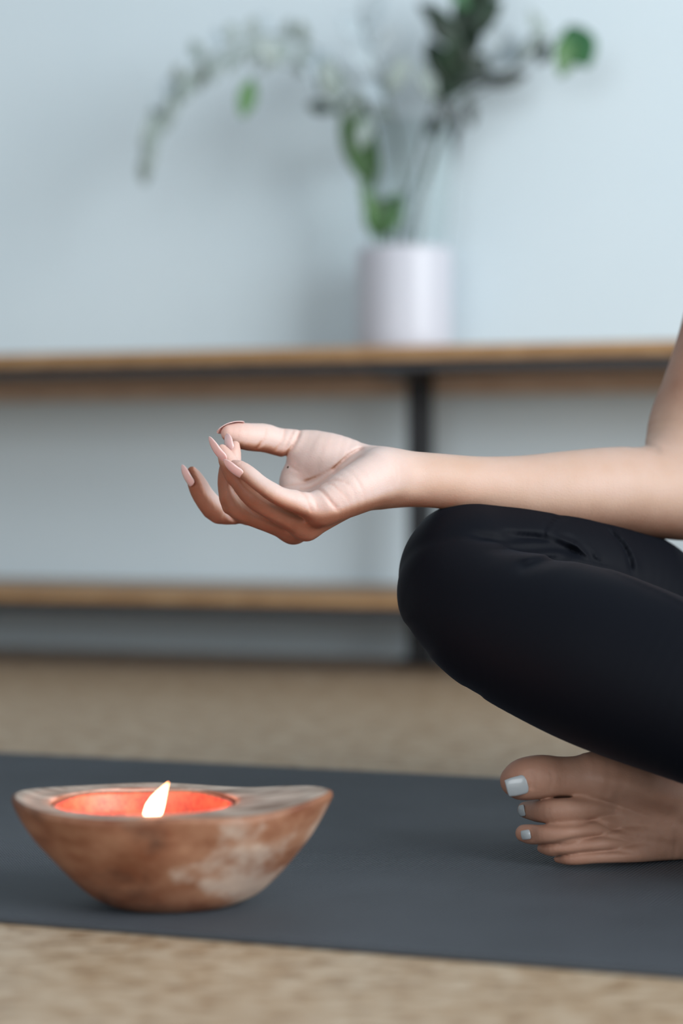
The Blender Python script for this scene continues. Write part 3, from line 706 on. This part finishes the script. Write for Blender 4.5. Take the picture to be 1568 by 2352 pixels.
# --- the rest of the figure (torso, head, left arm, right foot) stands beside the frame
FAR = 0.12
def bl(c, r, rot=None): return Blob(c, r, rot)
fd = np.array([-0.55, -0.83, 0]); fd /= np.linalg.norm(fd); rd = np.array([fd[1], -fd[0], 0]); up = np.array([0, 0, 1.0])
def B3(o, r=0, f=0, z=0): return np.array(o) + rd * r + fd * f + up * z
ROT = np.stack([rd, fd, up])
SH = P(1790, 360, 1.475); shc = SH - rd * 0.165; pel = np.array([0.50, 1.455, 0.125]); shl = shc - rd * 0.165
neck = B3(shc, 0, -0.005, 0.06); head = B3(shc, 0, 0.02, 0.185)
hip_l, hip_r = B3(pel, -0.085, 0, 0), B3(pel, 0.085, 0, 0)
knee_l = np.array([0.62, 1.03, 0.165]); el_l = np.array([0.80, 1.22, 0.30]); wr_l = np.array([0.66, 1.06, 0.26])
torso = union([bl(B3(pel, 0, 0, 0.10), (0.135, 0.095, 0.13), ROT), bl((pel + shc) / 2 + up * 0.02, (0.125, 0.088, 0.15), ROT), bl(B3(shc, 0, 0.0, -0.07), (0.150, 0.092, 0.14), ROT),
               C([[*(shc + rd * 0.15), 0.048], [*B3(shc, 0.06, 0, 0.025), 0.05], [*B3(shc, -0.06, 0, 0.025), 0.05], [*(shc - rd * 0.15), 0.048]]),
               bl(B3(shc, 0.065, 0.085, -0.10), (0.058, 0.045, 0.055), ROT), bl(B3(shc, -0.065, 0.085, -0.10), (0.058, 0.045, 0.055), ROT)], 0.05)
headf = union([bl(B3(head, 0, -0.01, 0.025), (0.072, 0.090, 0.092), ROT), bl(B3(head, 0, 0.028, -0.045), (0.052, 0.058, 0.062), ROT),
               C([[*B3(shc, 0, 0, 0.02), 0.056], [*B3(head, 0, -0.01, -0.06), 0.052]])], 0.03)
nose = C([[*B3(head, 0, 0.083, 0.012), 0.006], [*B3(head, 0, 0.100, -0.022), 0.010]])
lips = union([C([[*B3(head, 0.020, 0.076, -0.055), 0.003], [*B3(head, 0, 0.088, -0.052), 0.006], [*B3(head, -0.020, 0.076, -0.055), 0.003]]), C([[*B3(head, 0.016, 0.076, -0.062), 0.003], [*B3(head, 0, 0.086, -0.063), 0.007], [*B3(head, -0.016, 0.076, -0.062), 0.003]])], 0.003)
ears = union([bl(B3(head, s * 0.076, -0.012, -0.012), (0.010, 0.018, 0.030), ROT) for s in (-1, 1)], 0.002)
lids = union([bl(B3(head, s * 0.031, 0.070, 0.012), (0.016, 0.013, 0.010), ROT) for s in (-1, 1)], 0.002)
sock = [np.array(B3(head, s * 0.032, 0.095, 0.014)) for s in (-1, 1)]
arml = C([[*shl, 0.045], [*((shl + el_l) / 2), 0.039], [*el_l, 0.034], [*((el_l + wr_l) / 2), 0.031], [*wr_l, 0.022]])
hl = wr_l + np.array([-0.035, -0.06, 0.005]); hdv = np.array([-0.5, -0.86, 0.0]); hs = np.array([-0.86, 0.5, 0.0])
handl = [C([[*wr_l, 0.021], [*(wr_l + hdv * 0.075), 0.022]], flat=((0, 0, 1), 1.5)), C([[*(wr_l + hdv * 0.045 + hs * 0.022), 0.016], [*(wr_l + hdv * 0.07 - hs * 0.022), 0.016]])]
fl_ = [C([[*(wr_l + hdv * 0.08 + hs * o), 0.0095], [*(wr_l + hdv * (0.08 + 0.45 * L) + hs * o + up * 0.006), 0.0085], [*(wr_l + hdv * (0.08 + 0.8 * L) + hs * o * 0.9 + up * 0.018), 0.008], [*(wr_l + hdv * (0.08 + L * .95) + hs * o * 0.85 + up * 0.034), 0.0065]]) for o, L in ((0.030, 0.062), (0.010, 0.078), (-0.010, 0.084), (-0.029, 0.074))]
fl_.append(C([[*(wr_l + hdv * 0.03 - hs * 0.022), 0.013], [*(wr_l + hdv * 0.06 - hs * 0.045 + up * 0.012), 0.011], [*(wr_l + hdv * 0.095 - hs * 0.043 + up * 0.026), 0.008]]))
ank_r = np.array([0.400, 1.135, 0.045])
footr = union([C([[*ank_r, 0.034], [*(ank_r + (0.06, 0.0, -0.002)), 0.036], [*(ank_r + (0.125, 0.015, -0.010)), 0.028], [*(ank_r + (0.185, 0.03, -0.018)), 0.016]])] +
              [C([[*(ank_r + (0.16, 0.022, -0.035 + 0.016 * k)), 0.010], [*(ank_r + (0.215 - 0.006 * abs(k - 3), 0.03, -0.034 + 0.0165 * k)), 0.0085 if k < 4 else 0.012]]) for k in range(5)], 0.008)
def body_f(p, bc=None, hd=0.0):
    h = headf(p, bc, hd)
    for s in sock:
        e = np.linalg.norm(p - s, axis=1) - 0.024; h = -smin(-h, e, 0.012)
    h = smin(h, nose.ev(p, bc, hd), 0.010); h = smin(h, lips(p, bc, hd), 0.005); h = smin(h, ears(p, bc, hd), 0.006); h = smin(h, lids(p, bc, hd), 0.004)
    d = smin(torso(p, bc, hd), h, 0.03)
    a = smin(arml.ev(p, bc, hd), handl[0].ev(p, bc, hd), 0.01); a = smin(a, handl[1].ev(p, bc, hd), 0.01)
    for q in fl_: a = smin(a, q.ev(p, bc, hd), 0.003)
    d = smin(d, a, 0.03)
    return np.minimum(d, footr(p, bc, hd))
keep = lambda p: p
vb, fb = polygonize(floor_cut(body_f), (0.26, 0.88, 0.0), (0.98, 1.72, 0.86), 0.0040)
def merge(parts):
    V, Q, Pm, Fl, o = [], [], [], [], 0
    for v_, q_, a_, b_ in parts:
        V.append(v_); Q.append(q_ + o); Pm.append(a_); Fl.append(b_); o += len(v_)
    return np.concatenate(V), np.concatenate(Q), np.concatenate(Pm), np.concatenate(Fl)
toe_r = np.zeros(len(vf))
for ch in toes: toe_r = np.maximum(toe_r, np.exp(-(np.linalg.norm(vf - ch.A[0], axis=1) / 0.022) ** 2))
V, Q, PA, FA = merge([(va, fa, palm_a, flush_a), (vf, ff, np.full(len(vf), 0.20), np.clip(0.30 * toe_r + 0.15, 0, 1)), (vb, fb, np.full(len(vb), 0.2), np.full(len(vb), 0.1))])
body = link('body', fast_mesh('body', V, Q, M_SKIN, {'palm': PA, 'flush': FA}), person)
tag(body, 'bare arm, open hand and bare foot')

# --- clothes
FAR = 0.045
shin_r = C([(1062, 1380, 1.305, 126), (1100, 1406, 1.294, 150), (1160, 1434, 1.282, 172), (1300, 1486, 1.258, 196), (1420, 1532, 1.240, 204), (1600, 1604, 1.215, 196), (1850, 1730, 1.18, 160), (2150, 1890, 1.14, 125)], n=56)
thigh_r = C([(1088, 1300, 1.338, 150), (1180, 1314, 1.350, 163), (1300, 1344, 1.372, 180), (1430, 1408, 1.400, 195), (1568, 1522, 1.43, 194), (1780, 1596, 1.48, 215), (2000, 1590, 1.52, 245)], n=48)
thigh_l = C([[*hip_l, 0.085], [*((hip_l + knee_l) / 2 + up * 0.015), 0.075], [*knee_l, 0.058]])
ank_l = P(2000, 1825, 1.215); shin_l = C([[*knee_l, 0.055], [*((knee_l * 0.6 + ank_l * 0.4)), 0.056], [*ank_l, 0.037]])
hips = union([bl(B3(pel, 0, -0.01, 0.02), (0.165, 0.115, 0.115), ROT), bl(B3(pel, 0, 0, 0.09), (0.135, 0.10, 0.10), ROT)], 0.05)
def legs_f(p, bc=None, hd=0.0):
    r = smin(shin_r.ev(p, bc, hd), thigh_r.ev(p, bc, hd), 0.0035)
    kb = Blob(P(1052, 1345, 1.318), (0.036, 0.036, 0.038)).ev(p, bc, hd)
    r = smin(r, kb, 0.03)
    l = smin(shin_l.ev(p, bc, hd), thigh_l.ev(p, bc, hd), 0.02)
    d = smin(hips(p, bc, hd), r, 0.03); d = smin(d, l, 0.01); return d
LL = [([(1075, 1228), (1150, 1244), (1230, 1238), (1290, 1256), (1330, 1272)], 1.2, 1.40, 3.6, 3.0),
      ([(1125, 1264), (1200, 1258), (1280, 1260), (1330, 1270)], 1.2, 1.40, 2.8, 2.6), ([(1100, 1246), (1170, 1252), (1260, 1248), (1310, 1262)], 1.2, 1.40, 2.6, -1.6),
      ([(1150, 1224), (1205, 1232), (1262, 1240)], 1.2, 1.40, 2.4, 1.8), ([(1185, 1306), (1250, 1290), (1318, 1272)], 1.2, 1.40, 4.0, 2.4), ([(1190, 1286), (1260, 1274), (1320, 1272)], 1.2, 1.40, 3.5, -1.4),
      ([(1262, 1240), (1300, 1256), (1345, 1282), (1400, 1300)], 1.2, 1.40, 1.6, 1.7), ([(1290, 1230), (1335, 1248), (1366, 1286)], 1.2, 1.40, 1.7, 1.4),
      ([(1275, 1234), (1320, 1252), (1358, 1286)], 1.2, 1.40, 1.8, -1.2), ([(1318, 1238), (1350, 1258), (1378, 1290)], 1.2, 1.40, 1.6, -1.0),
      ([(1392, 1214), (1420, 1240), (1442, 1275), (1452, 1318)], 1.2, 1.45, 1.5, 2.4), ([(1404, 1214), (1434, 1242), (1456, 1280), (1464, 1318)], 1.2, 1.45, 2.5, -1.2),
      ([(1256, 1240), (1260, 1216), (1284, 1190), (1325, 1186), (1370, 1198)], 1.2, 1.45, 1.0, -0.8), ([(1249, 1238), (1253, 1213), (1279, 1184), (1320, 1179)], 1.2, 1.45, 1.1, 0.7),
      ([(1330, 1278), (1400, 1306), (1470, 1336), (1530, 1362), (1600, 1400)], 1.2, 1.33, 1.5, -0.9),
      ([(925, 1428), (965, 1474), (985, 1510)], 1.2, 1.40, 6.0, 1.5), ([(1058, 1586), (1085, 1596), (1110, 1604)], 1.2, 1.40, 5, 1.2)]
legs_c = floor_cut(creased(legs_f, LL))
vl, fl2 = polygonize(legs_c, (0.02, 0.95, 0.0), (0.36, 1.62, 0.26), 0.0017)
vl = relax(vl, fl2, 6)
cut = 0.30
fl2 = fl2[vl[:, 0][fl2].max(1) < cut + 0.012]
v2, f2 = polygonize(floor_cut(lambda p, bc=None, hd=0.0: legs_f(p, bc, hd)), (0.27, 0.90, 0.0), (0.75, 1.66, 0.32), 0.0045)
f2 = f2[v2[:, 0][f2].min(1) > cut]
Vl = np.concatenate([vl, v2]); Ql = np.concatenate([fl2, f2 + len(vl)])
tag(link('leggings', fast_mesh('leggings', Vl, Ql, M_LEG), person), 'close-fitting black leggings')
FAR = 0.12
sleeves = union([C([(1800, 350, 1.475, 156), (1772, 430, 1.468, 152), (1748, 520, 1.459, 148)]), C([[*shl, 0.052], [*(shl + (el_l - shl) * 0.3), 0.049]])], 0.01)
def top_f(p, bc=None, hd=0.0):
    d = smin(torso(p, bc, hd) - 0.004, sleeves(p, bc, hd), 0.02)
    n_ = np.linalg.norm(p - (B3(shc, 0, 0.03, 0.07)), axis=1) - 0.095
    d = -smin(-d, n_, 0.01)
    return np.maximum(d, (pel[2] + 0.06) - p[:, 2])
vt, ft = polygonize(top_f, (0.26, 1.20, 0.12), (0.76, 1.68, 0.70), 0.0045); 
tag(link('t_shirt', fast_mesh('t_shirt', vt, ft, plain('top_black', (0.012, 0.013, 0.016), 0.8)), person), 'black short-sleeved shirt')
def hair_f(p, bc=None, hd=0.0):
    d = Blob(B3(head, 0, -0.018, 0.030), (0.080, 0.094, 0.098), ROT).ev(p)
    q = (p - B3(head, 0, 0.06, -0.01)) @ ROT.T; d = np.maximum(d, -(np.linalg.norm(q / np.array([0.068, 0.085, 0.080]), axis=1) - 1) * 0.068)
    return smin(d, Blob(B3(head, 0, -0.075, 0.105), (0.042, 0.042, 0.040), ROT).ev(p), 0.015)
vh, fh = polygonize(hair_f, (0.30, 1.20, 0.5), (0.72, 1.68, 0.95), 0.005)
th = NT('hair_dark'); th.set(Base_Color=(0.018, 0.011, 0.008), Roughness=0.45); th.bump(th.noise(th.coord(scale=(1, 1, 0.1)), 300, 3), 0.6, 0.003)
link('hair', fast_mesh('hair', vh, fh, th.m), person)

# --- nails
def nail(name, base, tip, nrm, w, mat, label, point=1.0, curve=0.30, arch=0.10, th_=0.0005):
    base, tip = np.array(base, float), np.array(tip, float); tt = tip - base; L = np.linalg.norm(tt); tt /= L
    n_ = np.array(nrm, float); n_ -= tt * (n_ @ tt); n_ /= np.linalg.norm(n_); x = np.cross(tt, n_)
    vs, fs = [], []; NU, NV = 18, 10
    for side in (0, 1):
        for i in range(NU + 1):
            s = i / NU
            b_ = min(1.0, s / 0.22); wb = math.sqrt(max(0.0, 1 - (1 - b_) ** 2)) * 0.45 + 0.55 if s < 0.22 else 1.0
            if s < 0.22: wb = 0.35 + 0.65 * math.sqrt(max(0.0, 1 - (1 - b_) ** 2))
            e_ = max(0.0, (s - 0.45) / 0.55); wt = (1 - e_ ** 2.0) ** 0.62 if e_ < 1 else 0.0
            wt = point * max(wt, 0.06) + (1 - point) * (1 - 0.12 * e_ ** 2)
            ww = w * 0.5 * wb * wt
            for j in range(NV + 1):
                q = j / NV * 2 - 1
                vs.append(base + tt * L * s + x * ww * q + n_ * (arch * L * 4 * (s - s * s) - curve * ww * ww / (w * 0.5) * q * q - side * th_))
    S = (NU + 1) * (NV + 1)
    for side in (0, 1):
        for i in range(NU):
            for j in range(NV):
                a = side * S + i * (NV + 1) + j; f_ = (a, a + NV + 1, a + NV + 2, a + 1); fs.append(f_ if side == 0 else f_[::-1])
    ring_ = [j for j in range(NV + 1)] + [i * (NV + 1) + NV for i in range(1, NU + 1)] + [NU * (NV + 1) + j for j in range(NV - 1, -1, -1)] + [i * (NV + 1) for i in range(NU - 1, 0, -1)]
    for k in range(len(ring_)):
        a, b = ring_[k], ring_[(k + 1) % len(ring_)]; fs.append((a, b, b + S, a + S))
    o = mesh_obj(name, vs, fs, mat, body); o['label'] = label; return o
NL = 'pale pink almond-shaped fingernail'
nail('fingernail', P(556, 1094, 1.268), P(513, 1056, 1.272), (-0.62, -0.60, -0.45), 0.0088, M_NAIL, NL)
nail('fingernail', P(517, 1060, 1.285), P(479, 1003, 1.289), (-0.80, -0.50, -0.30), 0.0098, M_NAIL, NL)
nail('fingernail', P(526, 1036, 1.300), P(520, 996, 1.304), (-0.80, -0.60, 0.0), 0.0100, M_NAIL, NL)
nail('fingernail', P(440, 1116, 1.319), P(417, 1067, 1.321), (-0.80, -0.55, -0.2), 0.0096, M_NAIL, NL)
nail('fingernail', P(558, 975, 1.328), P(498, 990, 1.318), (-0.25, 0.50, 0.85), 0.0135, M_NAIL, NL, 0.9, 0.35, 0.13)
TL = 'pale polished toenail'
nail('toenail', P(1211, 1800, 1.2455), P(1163, 1812, 1.2475), (-0.12, -1, -0.05), 0.0125, M_TOE, TL, 0.0, 0.25, 0.06)
nail('toenail', P(1203, 1861, 1.2722), P(1189, 1864, 1.2812), (-0.83, -0.56, 0.0), 0.0075, M_TOE, TL, 0.0, 0.3)
nail('toenail', P(1217, 1916, 1.2475), P(1196, 1919, 1.2515), (-0.3, -1, 0.1), 0.0062, M_TOE, TL, 0.0, 0.3)
